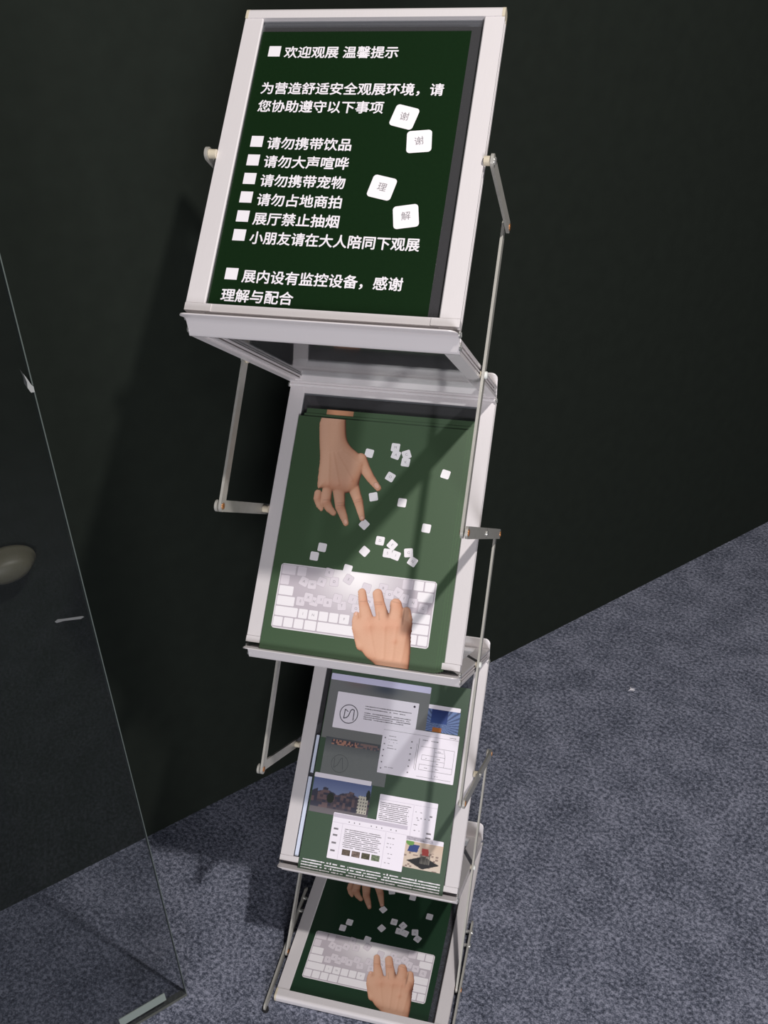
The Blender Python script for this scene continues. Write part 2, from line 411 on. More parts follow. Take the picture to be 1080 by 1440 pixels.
# ------------------------------------------------------------------ notice poster (top)
Mx = DM[1]; N0 = -3.6
poster = link('notice_poster', sheet_mesh(0.0, 218, 0, 307, -.4, 0, notice_green), Mx @ Matrix.Translation(mm(20.6, 24.3, N0)))
tag(poster, 'dark green notice with white Chinese rules in the top frame of the stand', 'poster')
lines = [('欢迎观展 温馨提示', 48.8, 54.0, 119.3), ('为营造舒适安全观展环境，请', 31.7, 96.0, 188.3), ('您协助遵守以下事项', 32, 116.6, 130.6),
         ('请勿携带饮品', 49.8, 158.4, 87.1), ('请勿大声喧哗', 50.2, 179.0, 87.2), ('请勿携带宠物', 50.4, 200.0, 86.8), ('请勿占地商拍', 50.9, 221.0, 86.4),
         ('展厅禁止抽烟', 50.7, 241.7, 87.4), ('小朋友请在大人陪同下观展', 51.2, 262.2, 169.3), ('展内设有监控设备，感谢', 51.3, 303.2, 159), ('理解与配合', 33.5, 324.0, 73)]
for t, x, v, wdt in lines:
    link('text_line', text_mesh(t, 14.4, 0, m=wh_ink, width=wdt, weight=.3), on(Mx, x, v, N0+.12), poster)
for (x, v) in ((37.7, 47.5), (38.3, 151.4), (38.3, 172.3), (38.5, 192.9), (38.8, 213.4), (39.3, 234.2), (39.5, 254.6), (39.6, 296.1)):
    k = Ink(); k.rect(x-6.4, v-6.1, x+6.4, v+6.1, N0+.12); k.build('square_bullet', wh_ink, Mx, poster)
for ch, q in (('谢', [(174.1, 106.7), (198.9, 112.9), (197.3, 135.5), (171.0, 129.8)]), ('谢', [(189.2, 136.3), (214.0, 133.7), (218.5, 158.3), (194.4, 162.1)]),
              ('理', [(165.3, 184.0), (188.4, 188.9), (185.2, 212.6), (160.6, 207.6)]), ('解', [(188.0, 218.1), (211.8, 213.7), (217.6, 237.6), (194.3, 242.1)])):
    cx = sum(p[0] for p in q)/4; cv = sum(p[1] for p in q)/4
    ang = math.degrees(math.atan2(q[1][1]-q[0][1], q[1][0]-q[0][0]))
    k = Ink(); k.poly(rrect(cx, cv, 24.6, 24.0, ang, 3.6, 6)[::-1], N0+.12)
    ko = k.build('printed_key', key_white, Mx, poster)
    link('key_character', text_mesh(ch, 9.6, .0, 'CENTER', gr_ink), on(Mx, cx, cv, N0+.2, ang-(8 if ch == '谢' else 0)), ko)

# ------------------------------------------------------------------ hand pictures (photographic print in vertex ink)
def grid_print(name, x0, v0, x1, v1, step, fn, n, m=inkv):
    nx = int(round((x1-x0)/step)); nv = int(round((v1-v0)/step))
    X, V = np.meshgrid(np.linspace(x0, x1, nx+1), np.linspace(v0, v1, nv+1))
    col, mask = fn(X, V)
    cm = mask[:-1, :-1] & mask[1:, :-1] & mask[:-1, 1:] & mask[1:, 1:]
    idx = np.arange(X.size).reshape(X.shape)
    quads = np.stack([idx[1:, :-1], idx[1:, 1:], idx[:-1, 1:], idx[:-1, :-1]], -1)[cm]
    used = np.unique(quads); remap = -np.ones(X.size, int); remap[used] = np.arange(len(used))
    vs = np.stack([X.ravel()[used]/1000, -V.ravel()[used]/1000, np.full(len(used), n/1000)], -1)
    me = bpy.data.meshes.new(name); me.from_pydata(vs.tolist(), [], remap[quads].tolist()); me.update()
    ca = me.color_attributes.new('ink', 'FLOAT_COLOR', 'POINT')
    c = np.concatenate([col.reshape(-1, 3)[used], np.ones((len(used), 1))], 1).astype(np.float32)
    ca.data.foreach_set('color', c.ravel()); me.materials.append(m)
    return me
def slin(c): c = np.asarray(c, float)/255; return np.where(c <= .04045, c/12.92, ((c+.055)/1.055)**2.4)
def capsule_h(X, V, pts):
    """height of a chain of tapered round limbs"""
    H = np.full(X.shape, -1.)
    for (xa, va, ra), (xb, vb, rb) in zip(pts, pts[1:]):
        dx, dv = xb-xa, vb-va; t = np.clip(((X-xa)*dx+(V-va)*dv)/(dx*dx+dv*dv), 0, 1)
        D = np.hypot(X-xa-t*dx, V-va-t*dv); r = ra+t*(rb-ra)
        H = np.maximum(H, np.where(D < r, np.sqrt(np.maximum(r*r-D*D, 0))*(.9), -1-(D-r)))
    return H
def poly_h(X, V, P, R, top):
    ins = np.zeros(X.shape, bool); D = np.full(X.shape, 1e9); n = len(P)
    for i in range(n):
        (xa, va), (xb, vb) = P[i], P[(i+1) % n]
        c = ((va > V) != (vb > V)) & (X < (xb-xa)*(V-va)/(vb-va+1e-9)+xa); ins ^= c
        dx, dv = xb-xa, vb-va; t = np.clip(((X-xa)*dx+(V-va)*dv)/(dx*dx+dv*dv+1e-9), 0, 1)
        D = np.minimum(D, np.hypot(X-xa-t*dx, V-va-t*dv))
    q = np.clip(D/R, 0, 1)
    return np.where(ins, top*np.sqrt(1-(1-q)**2), -1-D)
def smooth_poly(P, it=2):
    for _ in range(it):
        Q = []
        for i in range(len(P)):
            a, b = P[i], P[(i+1) % len(P)]; Q += [(a[0]*.75+b[0]*.25, a[1]*.75+b[1]*.25), (a[0]*.25+b[0]*.75, a[1]*.25+b[1]*.75)]
        P = Q
    return P
def hand_fn(fingers, palm, clip, nails, knucks, creases, tendons, base, shade, darks=()):
    def fn(X, V):
        Hp = poly_h(X, V, smooth_poly(palm), 13, 11)
        H = Hp.copy(); own = np.zeros(X.shape, int)
        for i, fg in enumerate(fingers):
            h = capsule_h(X, V, fg)
            k = 2.0; H2 = np.where((H > 0) & (h > 0), np.maximum(H, h)+.35*np.maximum(k-np.abs(H-h), 0)**2/k/2, np.maximum(H, h)); H = H2
        mask = (H > 0) & clip(X, V)
        H = np.maximum(H, 0)
        for kx, kv, r, a in knucks: H = H+a*np.exp(-((X-kx)**2+(V-kv)**2)/r**2)
        for xa, va, xb, vb, a in tendons:
            dx, dv = xb-xa, vb-va; t = np.clip(((X-xa)*dx+(V-va)*dv)/(dx*dx+dv*dv), 0, 1); D = np.hypot(X-xa-t*dx, V-va-t*dv)
            H = H+a*np.exp(-D**2/3.5)
        for _ in range(2): H[1:-1, 1:-1] = (H[1:-1, 1:-1]*2+H[:-2, 1:-1]+H[2:, 1:-1]+H[1:-1, :-2]+H[1:-1, 2:])/6
        st = abs(X[0, 1]-X[0, 0]); gv, gx = np.gradient(H, st)
        nz = 1/np.sqrt(1+(gx*.8)**2+(gv*.8)**2); nx_ = -gx*.8*nz; nv_ = -gv*.8*nz
        l = np.clip((nx_*shade[0]+nv_*shade[1]+nz*shade[2]), 0, 1.3)
        l = .34+.72*l**1.0
        rng = np.random.RandomState(3); l = l*(1+.015*rng.randn(*X.shape))
        c1, c2, c3 = slin(base[0]), slin(base[1]), slin(base[2])   # lit, mid, deep
        q = np.clip((l-.45)/.6, 0, 1)[..., None]
        col = np.where(q > .5, c2+(c1-c2)*(q-.5)*2, c3+(c2-c3)*q*2)
        for kx, kv, r, a in knucks:
            g = (.35*np.exp(-((X-kx)**2+(V-kv)**2)/(r*1.3)**2))[..., None]; col = col*(1-g)+col*np.array([1.02, .82, .78])*g
        for xa, va, xb, vb in creases:
            dx, dv = xb-xa, vb-va; t = np.clip(((X-xa)*dx+(V-va)*dv)/(dx*dx+dv*dv), 0, 1); D = np.hypot(X-xa-t*dx, V-va-t*dv)
            col = col*(1-.2*np.exp(-(D/.7)**2))[..., None]
        for nx0, nv0, a, b, an in nails:
            ca, sa = math.cos(math.radians(an)), math.sin(math.radians(an)); U = (X-nx0)*ca+(V-nv0)*sa; Wv = -(X-nx0)*sa+(V-nv0)*ca
            e = (U/a)**2+(Wv/b)**2; g = np.clip((1.15-e)*4, 0, 1)[..., None]*.75; col = col*(1-g)+slin((232, 184, 164))*g
            g2 = (np.exp(-((e-1.2)/.25)**2)*.25)[..., None]; col = col*(1-g2)
        for dx0, dv0, a, b, g0 in darks:
            g = (g0*np.exp(-(((X-dx0)/a)**2+((V-dv0)/b)**2)))[..., None]; col = col*(1-g)+slin((70, 28, 20))*g
        return col, mask
    return fn
SK = ((220, 174, 146), (196, 142, 112), (104, 60, 44))
palm1 = [(46.3, 36), (82.4, 36), (84.5, 52), (88.2, 68.8), (95.0, 77.7), (106.6, 85.3), (118.5, 93), (117, 104), (114, 116), (112.7, 132), (97.9, 139.9), (78.9, 137.0), (67.0, 134.9), (59.5, 138), (58.0, 113.7), (57.0, 94.5), (52.4, 75.5)]
f1 = [[(62, 142, 5), (62.6, 149, 5.4), (66, 157, 4.3), (70, 162, 3)], [(73.6, 134.7, 6.8), (74.2, 151.8, 6.9), (80, 160, 5.4), (86.6, 165.5, 3.9)],
      [(88.2, 133.2, 8.6), (93.7, 156.6, 6.6), (100, 168, 5.3), (104.5, 176.5, 3.9)], [(104.1, 124.7, 8.5), (112.5, 141, 6.6), (116.3, 148, 6.3), (124.2, 167.9, 3.9)],
      [(110, 94, 9.5), (118, 105, 7.2), (127, 116, 5.8), (138.6, 127.5, 4.2)]]
fn1 = hand_fn(f1, palm1, lambda X, V: V > 42.2, [(136, 124.5, 2.6, 4.0, -40), (103.6, 174.5, 2.0, 3.0, -20), (123.8, 167.5, 2.2, 2.0, -15)],
              [(93.5, 155, 5, 1.6), (116, 146, 5, 1.2), (74.5, 151, 5, 1.8), (62.5, 148, 4, 1.2), (104, 122, 7, 2.0), (87, 129, 7, 1.4), (73, 131, 6, 1.2), (126, 114, 5, 1.0)],
              [(90, 152, 97, 151), (90.5, 155, 98, 154), (112.5, 146, 119, 143.5), (113, 148.5, 119.5, 146), (71, 150, 78, 149), (96, 139, 99, 146)],
              [(78, 88, 103, 121, .9), (73, 88, 87, 128, .9), (68, 90, 74, 130, .8), (84, 84, 112, 100, .6)], SK, (-.38, -.22, .9))
me_hand1 = grid_print('hand_photo_reaching', 40, 42.2, 145, 182, .6, fn1, 0)
palm2 = [(140.5, 291), (148, 284), (155.8, 288), (165, 284), (172.0, 286), (182, 282), (191.3, 283), (203.8, 285.5), (206.5, 301.1), (209.5, 330), (209.9, 352), (178, 352), (165, 342), (153.4, 336), (143.4, 323.0), (134.0, 308.8), (134, 300)]
f2 = [[(196.6, 276.0, 5.8), (199.2, 286, 6.8), (200, 299, 6.9)], [(182.5, 269, 7.6), (184.5, 276, 8.5), (185.1, 292.0, 9.2)], [(158.3, 259.2, 6.6), (162, 270, 7.0), (166.5, 281, 8), (173.9, 297.5, 10.5)],
      [(138.6, 259.8, 5.4), (142, 272, 6.2), (146.3, 283, 7.7), (153.9, 301.2, 9.8)], [(135.7, 287.4, 3.9), (136.4, 295, 5.2), (138.5, 304, 6.0), (149.1, 321.9, 9)]]
fn2 = hand_fn(f2, palm2, lambda X, V: V < 344.6, [(135.3, 286.5, 1.6, 2.6, 5)],
              [(153, 298, 7.5, 2.2), (173, 295, 7.5, 2.0), (187, 293, 7, 1.6), (201, 299, 6, 1.6), (141.8, 271, 4.5, .9), (161.5, 271, 4.5, .9), (183, 270, 5.5, 1.2), (187.5, 313, 3, 1.2)],
              [(138, 271, 145, 270), (157, 269.5, 165, 268.5), (157.5, 272, 165.5, 271), (163, 281, 165, 290), (194, 274, 194.5, 292), (178, 266, 187, 267)],
              [(154, 300, 166, 335, .8), (173, 298, 177, 335, .8), (187, 296, 188, 335, .7), (201, 300, 199, 335, .5)], SK, (-.32, -.28, .92), [(174.5, 277, 2.6, 7, .9), (206, 302, 5, 13, .6), (193.5, 284, 1.2, 10, .5)])
me_hand2 = grid_print('hand_photo_typing', 128, 250, 214, 344.6, .6, fn2, 0)
# darker fist hollow between the bent ring finger and the middle finger
# ------------------------------------------------------------------ keyboard + scattered keys print
KX0, KX1, KV0, KV1 = 30.2, 229.2, 235.6, 317.0
def kb(s, t): return KX0+(KX1-KX0)*s, KV0+(KV1-KV0)*t
KEYS = [(0, .012, .100), (0, .113, .170), (0, .790, .852), (0, .860, .920), (0, .928, .988), (1, .012, .068), (1, .890, .988), (2, .012, .105),
        (3, .010, .124), (3, .872, .986), (4, .009, .155), (4, .163, .220), (4, .228, .287), (4, .295, .353), (4, .361, .419), (4, .427, .489), (4, .880, .986),
        (5, .009, .068), (5, .076, .136), (5, .144, .204), (5, .212, .287), (5, .295, .556), (5, .862, .922), (5, .930, .988)]
ROWL = {(4, .163): 'I', (4, .228): 'N', (4, .427): 'F'}
LOOSE_KB = [((63.0, 255.5), 20, 'A'), ((74.0, 258.0), 0, 'W'), ((85.6, 253.1), 15, 'A'), ((93.4, 240.7), 8, 'R'), ((101.5, 251.1), 0, 'D'), ((119.1, 245.8), 25, 'S'),
            ((62.6, 280.4), 0, 'E'), ((71.9, 274.5), 5, 'X'), ((79.9, 278.6), 8, 'H'), ((88.5, 275.1), 0, 'I'), ((97.4, 277.8), 0, 'B'), ((108.8, 271.0), 8, 'I'), ((115.7, 279.2), -8, 'T'),
            ((128.3, 270.0), 10, 'I'), ((134.0, 280.5), 0, 'O'), ((143.1, 253.7), 10, ''), ((149.2, 269.9), 8, 'N'), ((164.1, 251.5), 4, 'R'), ((173.0, 258.2), 0, 'O'),
            ((183.1, 254.2), 25, 'V'), ((191.3, 260.5), 8, 'I'), ((203.2, 264.6), 0, 'N'), ((216.2, 269.8), 5, 'G')]
LOOSE = [((120.1, 83.8), 8, ''), ((152.7, 73.2), 2, 'M'), ((154.6, 82.7), 14, 'A'), ((168.1, 81.0), -24, 'C'), ((168.3, 91.0), 3, 'K'), ((151.8, 111.7), 24, 'O'), ((134.2, 139.2), -16, ''), ((171.5, 142.8), 2, ''),
         ((206.3, 171.5), 4, ''), ((127.9, 175.3), 36, ''), ((220.6, 101.4), 12, ''), ((79.1, 210.2), 4, ''), ((70.8, 222.3), 2, ''), ((133.6, 208.9), 34, ''), ((151.1, 193.5), 3, 'D'), ((167.1, 197.0), 34, 'E'),
         ((162.7, 207.8), 2, 'S'), ((173.3, 209.5), 14, 'I'), ((188.8, 204.3), -10, 'G'), ((195.3, 214.5), 26, 'N'), ((115.9, 233.4), 8, '')]
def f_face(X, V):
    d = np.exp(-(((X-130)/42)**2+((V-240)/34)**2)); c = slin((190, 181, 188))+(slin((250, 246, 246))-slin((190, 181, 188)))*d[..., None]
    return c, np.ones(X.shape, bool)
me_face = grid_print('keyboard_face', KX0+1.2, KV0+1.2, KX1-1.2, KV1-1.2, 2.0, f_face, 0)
letters = {}
def letter(ch):
    if ch not in letters: letters[ch] = text_mesh(ch, 4.6, 0, 'CENTER', pale_ink)
    return letters[ch]
def key_mesh(sz, r, m):
    k = Ink(); k.poly(rrect(0, 0, sz, sz, 0, r)[::-1], 0)
    i = len(k.v); return mesh('printed_key', k.v, k.f, m)
me_key = key_mesh(10.9, 1.6, key_white); me_key_line = key_mesh(11.5, 1.8, key_line); me_key2 = key_mesh(10.9, 1.6, key_lav)
def hand_art(par, Mx, v_min=-1):
    """the printed picture: keyboard, key caps and two hands; Mx maps art mm to the sheet"""
    lay = 0.12
    k = Ink(); cx, cv = (KX0+KX1)/2, (KV0+KV1)/2
    k.poly(rrect(cx, cv, KX1-KX0, KV1-KV0, 0, 4, 6)[::-1], lay); ko = k.build('printed_keyboard', kb_rim, Mx, par)
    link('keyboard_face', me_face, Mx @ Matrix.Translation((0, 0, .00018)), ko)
    for row, s0, s1 in KEYS:
        t0 = .022+.160*row; t1 = t0+.142
        (xa, va), (xb, vb) = kb(s0, t0), kb(s1, t1)
        k = Ink(); k.poly(rrect((xa+xb)/2, (va+vb)/2, xb-xa, vb-va, 0, 1.2)[::-1], lay+.12)
        k.build('board_key', key_white if row >= 2 or s0 > .8 else key_lav, Mx, ko)
        if (row, s0) in ROWL: link('key_letter', letter(ROWL[(row, s0)]), on(Mx, (xa+xb)/2, (va+vb)/2, lay+.2), ko)
    for i, ((x, v), a, ch) in enumerate(LOOSE_KB):
        n = lay+.16+.02*(i % 4)
        link('key_outline', me_key_line, on(Mx, x, v, n, a), ko)
        kk = link('loose_key', me_key2 if v < 284 else me_key, on(Mx, x, v, n+.01, a), ko)
        if ch: link('key_letter', letter(ch), on(Mx, x, v, lay+.3, a), ko)
    for i, ((x, v), a, ch) in enumerate(LOOSE):
        if v < v_min: continue
        n = lay+.2+.03*(i % 4)
        kk = link('scattered_key', me_key, on(Mx, x, v, n, a), par)
        if ch: link('key_letter', letter(ch), on(Mx, x, v, n+.04, a), kk)
    link('printed_hand', me_hand1, Mx @ Matrix.Translation((0, 0, .00046)), par)
    link('printed_hand', me_hand2, Mx @ Matrix.Translation((0, 0, .00050)), par)

# leaflets on the second shelf, back to front
GRP = 'green hand and keyboard leaflets on the second shelf'
spec = [(28.0, 30.5, 221, 311, .5, 'backmost green leaflet on the second shelf, its printed wrist peeping above'),
        (25.4, 37.5, 222, 305, 1.3, 'third green leaflet from the front in the second shelf stack'),
        (22.4, 41.3, 222, 302, 2.1, 'second green leaflet, just behind the front one on the second shelf'),
        (19.4, 42.2, 222, 301.8, 3.0, 'frontmost green leaflet on the second shelf with two printed hands, keyboard and scattered keys')]
for i, (x, v, w_, h_, n, lab) in enumerate(spec):
    bm = bmesh.new(); box(bm, 0, w_/1000, -h_/1000, 0, -.0007, 0)
    me = bm_mesh('leaflet', bm, leaf_green); me.materials.append(leaf_edge)
    for p in me.polygons:
        if abs(p.normal.z) < .5: p.material_index = 1
    Ml = DM[2] @ Matrix.Translation(mm(x, v, n)) @ Matrix.Rotation(math.radians((.25, .1, .05, 0)[i]), 4, 'Z')
    lf = link('leaflet', me, Ml); tag(lf, lab, 'leaflet', GRP)
    if i == 3: hand_art(lf, Ml @ Matrix.Translation((-.0194, .0422, 0)))
    else:
        Ms = Ml @ Matrix.Translation((-.0194, .0422, 0))
        if i == 0:
            me_st = grid_print('wrist_photo', 44, 42.2, 84, 60, .6, lambda X, V: (np.broadcast_to(slin((205, 148, 112)), X.shape+(3,))*np.clip(.72+.45*np.sin(np.clip((X-45.8)/37, 0, 1)*math.pi)[..., None], 0, 1.1), (X > 45.8) & (X < 82.6)), .12)
            link('printed_wrist', me_st, Ms, lf)

# ------------------------------------------------------------------ base poster (fourth panel)
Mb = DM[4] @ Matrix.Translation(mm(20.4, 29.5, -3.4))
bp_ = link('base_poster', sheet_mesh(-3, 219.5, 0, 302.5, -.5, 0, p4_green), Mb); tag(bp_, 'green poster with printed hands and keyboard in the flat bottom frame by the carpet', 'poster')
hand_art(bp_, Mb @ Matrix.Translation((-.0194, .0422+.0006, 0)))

# ------------------------------------------------------------------ screenshot poster (third panel)
Mp = DM[3]; N3 = 1.6
sp_ = link('screenshot_poster', sheet_mesh(30, 249.5, 46.5, 344.5, N3-.5, N3, p3_green), Mp); tag(sp_, 'green poster of overlapping website screenshots with a round logo in the third frame', 'poster')
rs = np.random.RandomState(5)
def micro(ink, x0, v0, x1, v1, h, n, fill=.85, gap=.5, skew=0):
    x = x0
    while x < x1-.6:
        w_ = min(rs.uniform(.7, 2.6)*h, x1-x)
        if rs.rand() < fill:
            hh = h*rs.uniform(.8, 1); ink.rect(x, v0+(h-hh), x+w_, v0+hh, n)
        x += w_+gap*rs.uniform(.4, 1.4)*.6
def cell(X, s): return np.floor(X/s)
def hashn(a, b): return np.modf(np.abs(np.sin(a*12.9898+b*78.233)*43758.5453))[0]
def photo(name, x0, v0, x1, v1, fn, n, step=.8): return link(name, grid_print(name, x0, v0, x1, v1, step, lambda X, V: (fn((X-x0)/(x1-x0), (V-v0)/(v1-v0)), np.ones(X.shape, bool)), n), Mp, sp_)
def grad(V, c0, c1): return slin(c0)+(slin(c1)-slin(c0))*V[..., None]
def f_win1(U, V):
    c = grad(V, (122, 124, 124), (120, 122, 120)); d = np.exp(-(((U-.55)/.16)**2+((V-.13)/.10)**2))[..., None]; c = c*(1-d*.75)+slin((52, 66, 84))*d*.75
    d = np.exp(-(((U-.28)/.12)**2+((V-.12)/.06)**2))[..., None]; return c*(1-d*.6)+slin((120, 104, 106))*d*.6
photo('screenshot_window', 31, 53.3, 190, 152, f_win1, N3+.15, 1.2)
photo('logo_wall_photo', 39, 150, 141, 210, lambda U, V: grad(np.clip(V*2.5, 0, 1), (84, 88, 92), (122, 126, 124)) * (1+.06*(hashn(cell(U, .02), cell(V, .015))-.5))[..., None], N3+.27, 1.0)
def f_strip(U, V):
    h = hashn(cell(U, .03), cell(V, .34)); c = np.where((h > .45)[..., None], slin((176, 130, 112)), slin((70, 70, 80))); return np.where((U > .55)[..., None], c*.4+slin((90, 96, 104))*.6, c)
photo('house_front_strip', 49, 152.6, 124, 160, f_strip, N3+.33, .8)
def f_town(U, V):
    c = grad(np.clip(V/.6, 0, 1), (96, 108, 150), (140, 154, 186))
    sky = .46-.14*np.abs(np.sin(U*7.3))+.10*(hashn(cell(U, .09), 0*U)-.5)
    b = V > sky; h = hashn(cell(U, .05), cell(V, .07)); bc = np.where((h > .66)[..., None], slin((116, 98, 100)), np.where((h > .33)[..., None], slin((88, 80, 88)), slin((70, 70, 84))))
    c = np.where(b[..., None], bc, c)
    wh = (U > .80) & (U < .97) & (V > .34) & (V < .84); win = (np.modf(U*22)[0] > .55) & (np.modf(V*11)[0] > .5)
    c = np.where(wh[..., None], np.where(win[..., None], slin((96, 96, 98)), slin((208, 202, 186))), c)
    tr = ((U-.33)**2/.004+(V-.55)**2/.02 < 1) | ((U-.96)**2/.0012+(V-.3)**2/.02 < 1); c = np.where(tr[..., None], slin((52, 58, 52)), c)
    return np.where((V > .84)[..., None], grad(V, (120, 104, 104), (112, 108, 112)), c)
photo('town_photo', 32, 210, 122.5, 262, f_town, N3+.45, .8)
def f_blue(U, V):
    a = np.arctan2(V-.72, U-.42); s = np.sin(a*26) > .35; c = np.where(s[..., None], slin((78, 92, 128)), slin((112, 134, 178)))
    m_ = (U < .62) & (V < .62) & (U > .12); c = np.where(m_[..., None], grad(V, (36, 52, 108), (66, 92, 150)), c)
    return np.where(((V > .80) & (U > .2) & (U < .48))[..., None], slin((176, 108, 52)), c)
photo('blue_canopy_photo', 189.6, 84, 239, 118, f_blue, N3+.2, .7)
def f_table(U, V):
    c = grad(V, (214, 190, 168), (214, 200, 184)); h = hashn(cell(U, .06), cell(V, .06)); c = np.where(((h > .8) & (V > .35))[..., None], slin((150, 130, 120)), c)
    def tri(cx, cv, w_, h_): return (np.abs(U-cx)/w_+np.abs(V-cv)/h_) < 1
    c = np.where(tri(.52, .74, .44, .24)[..., None], slin((44, 44, 46)), c)
    c = np.where(((np.abs(U-.56) < .13) & (V > .42) & (V < .78) & (np.modf(U*40)[0] > .4))[..., None], slin((120, 116, 108)), c)
    c = np.where(((np.abs(U-.54-.1*(V-.3)) < .09) & (V > .22) & (V < .46))[..., None], slin((190, 84, 78)), c)
    c = np.where(((np.abs(U-.22+.2*(V-.3)) < .13) & (V > .14) & (V < .40))[..., None], slin((56, 74, 128)), c)
    c = np.where((((U-.12)**2+(V-.08)**2) < .012)[..., None], slin((110, 156, 84)), c)
    return c
photo('table_photo', 185.5, 277, 241.3, 315, f_table, N3+.27, .8)
def white(name, x0, v0, x1, v1, n, m=win_white, r=1.2):
    k = Ink(); k.poly(rrect((x0+x1)/2, (v0+v1)/2, x1-x0, v1-v0, 0, r)[::-1], N3+n); return k.build(name, m, Mp, sp_)
white('title_bar', 27.8+3.2, 53.3, 189.3, 63, .21, lilac)
white('title_bar', 31.6, 204.7, 120.8, 211.5, .51, win_white)
white('title_bar', 189.6, 78.4, 238.6, 84.6, .24, win_white)
white('title_bar', 185.5, 271.5, 241, 278, .33, win_white)
card = white('logo_card', 45.6, 80, 174.6, 135, .33)
mapw = white('map_window', 126, 119, 242.4, 190.1, .51)
d7 = white('text_window', 136.5, 220, 225, 277, .33)
d8 = white('text_window', 71.3, 257.5, 185.6, 323, .57)
# logo: ring with a linked D and N stroke
def stroke(ink, pts, w_, n):
    for (a, b), (c, d) in zip(pts, pts[1:]):
        L_ = math.hypot(c-a, d-b) or 1; px, pv = -(d-b)/L_*w_/2, (c-a)/L_*w_/2
        ink.poly([(a+px, b+pv), (c+px, d+pv), (c-px, d-pv), (a-px, b-pv)], n)
k = Ink(); cx, cv, R0 = 68.2, 111.8, 14.0
stroke(k, [(cx+R0*math.cos(2*math.pi*i/48), cv+R0*math.sin(2*math.pi*i/48)) for i in range(49)], 1.15, N3+.40)
stroke(k, [(61.6, 105.2), (61.2, 119.2), (65.5, 117.6), (68.0, 114.5), (70.5, 106), (73.0, 103.8), (76.0, 105.0), (76.2, 120.6)], 1.3, N3+.41)
stroke(k, [(61.6, 105.2), (66.8, 108.4)], 1.1, N3+.41)
k.build('round_logo', dk_ink, Mp, sp_)
k = Ink(); k.poly([(168+1.7*math.cos(t*math.pi/8), 85.8+1.7*math.sin(t*math.pi/8)) for t in range(16)], N3+.40); k.build('menu_dot', dk_ink, Mp, sp_)
k = Ink(); cx, cv = 67, 187
stroke(k, [(cx+13*math.cos(2*math.pi*i/40), cv+13*math.sin(2*math.pi*i/40)) for i in range(41)], .6, N3+.40)
stroke(k, [(58, 180), (59, 194), (64, 189), (68, 179), (70, 178), (73, 195)], .7, N3+.41); k.build('faint_logo', mat('faint_grey_ink', (84, 88, 88), .5), Mp, sp_)
# illegible running copy: rows of tiny marks
k = Ink()
for v, x1 in ((95.5, 167), (99.4, 156), (105.6, 167.5), (108.7, 164), (111.7, 166), (114.7, 155)): micro(k, 92, v, x1, v+1.6, 1.5, N3+.40, .9, .4)
k.build('small_print', gr_ink, Mp, card); 
k = Ink()
for v in np.arange(231, 257, 2.7): micro(k, 139, v, 187-rs.rand()*6, v+1.3, 1.3, N3+.40, .93, .3)
for v in (236, 247, 254, 262): micro(k, 193, v, 203, v+1, 1.2, N3+.40, .6)
for x in (196, 202, 208, 214): k.rect(x, 244, x+1.6, 245.6, N3+.40)
k.rect(213.5, 263, 220.5, 265.2, N3+.41); k.rect(213, 269.5, 221, 271.5, N3+.41); k.rect(215, 239, 219, 241, N3+.41)
k.build('small_print', gr_ink, Mp, d7)
k = Ink(); k.rect(136.5, 227, 225, 227.4, N3+.39); k.rect(189.5, 228, 190, 275, N3+.39); k.build('window_rule', win_grey, Mp, d7)
k = Ink(); k.rect(71.5, 271, 185.4, 271.4, N3+.62); k.rect(87.3, 271, 87.8, 322, N3+.62); k.rect(154, 272, 154.5, 322, N3+.62); k.rect(72, 258.5, 185, 264, N3+.61); k.build('window_rule', win_grey, Mp, d8)
k = Ink()
for v in np.arange(278, 304, 2.75): micro(k, 92, v, 150-rs.rand()*7, v+1.3, 1.3, N3+.64, .92, .3)
for v in (279, 287, 292, 301, 307, 314): micro(k, 158, v, 168, v+1, 1.1, N3+.64, .5)
for v in (279, 288, 299, 310): k.rect(75, v, 82, v+2.6, N3+.64)
for x in (96, 104, 112, 130, 138, 146, 160, 168): k.rect(x, 267, x+1.6, 268.6, N3+.64)
k.build('small_print', gr_ink, Mp, d8)
for i, x in enumerate((93, 108, 123, 138)):
    t = grid_print('page_thumbnail', x, 306.8, x+12.5, 315, .8, lambda X, V, i=i: ((slin(((96, 84, 74), (120, 104, 96), (84, 82, 66), (112, 124, 100))[i])*(0.6+.9*hashn(cell(X, 1.7)+i, cell(V, 1.6)))[..., None]), np.ones(X.shape, bool)), N3+.66)
    link('page_thumbnail', t, Mp, d8)
k = Ink()
k.rect(126.5, 126, 242, 126.4, N3+.56)
for v in (134, 139, 143, 148, 152, 180): micro(k, 136, v, 150, v+1, 1.0, N3+.56, .6)
for v in (137, 146, 155, 164, 173, 182): k.rect(129.6, v, 131.6, v+1.8, N3+.56); k.rect(171, v, 173.2, v+1.8, N3+.56)
stroke(k, [(183, 131), (183, 178)], .7, N3+.56); stroke(k, [(180.5, 139), (180.5, 176)], .5, N3+.56)
for a, b, c, d in ((187, 142, 238, 142), (208, 142, 209, 186), (190, 154, 225, 154), (190, 154, 190, 161), (190, 161, 225, 161), (225, 152, 225, 168), (222, 143, 225, 152), (188, 168, 238, 168), (188, 168, 188, 176), (188, 176, 238, 176), (238, 142, 238, 176), (186, 186, 238, 186), (209, 148, 222, 148)):
    stroke(k, [(a, b), (c, d)], .45, N3+.56)
for x, v in ((213, 146), (213, 157), (213, 164), (213, 172), (196, 158), (196, 172), (213, 182)): micro(k, x, v, x+5, v+1, 1, N3+.57, .9)
micro(k, 188, 132, 196, 133, 1.3, N3+.56, 1); micro(k, 201, 132, 212, 133, 1.3, N3+.56, 1); micro(k, 228, 123, 238, 124, 1.2, N3+.56, 1)
k.build('small_print', gr_ink, Mp, mapw)
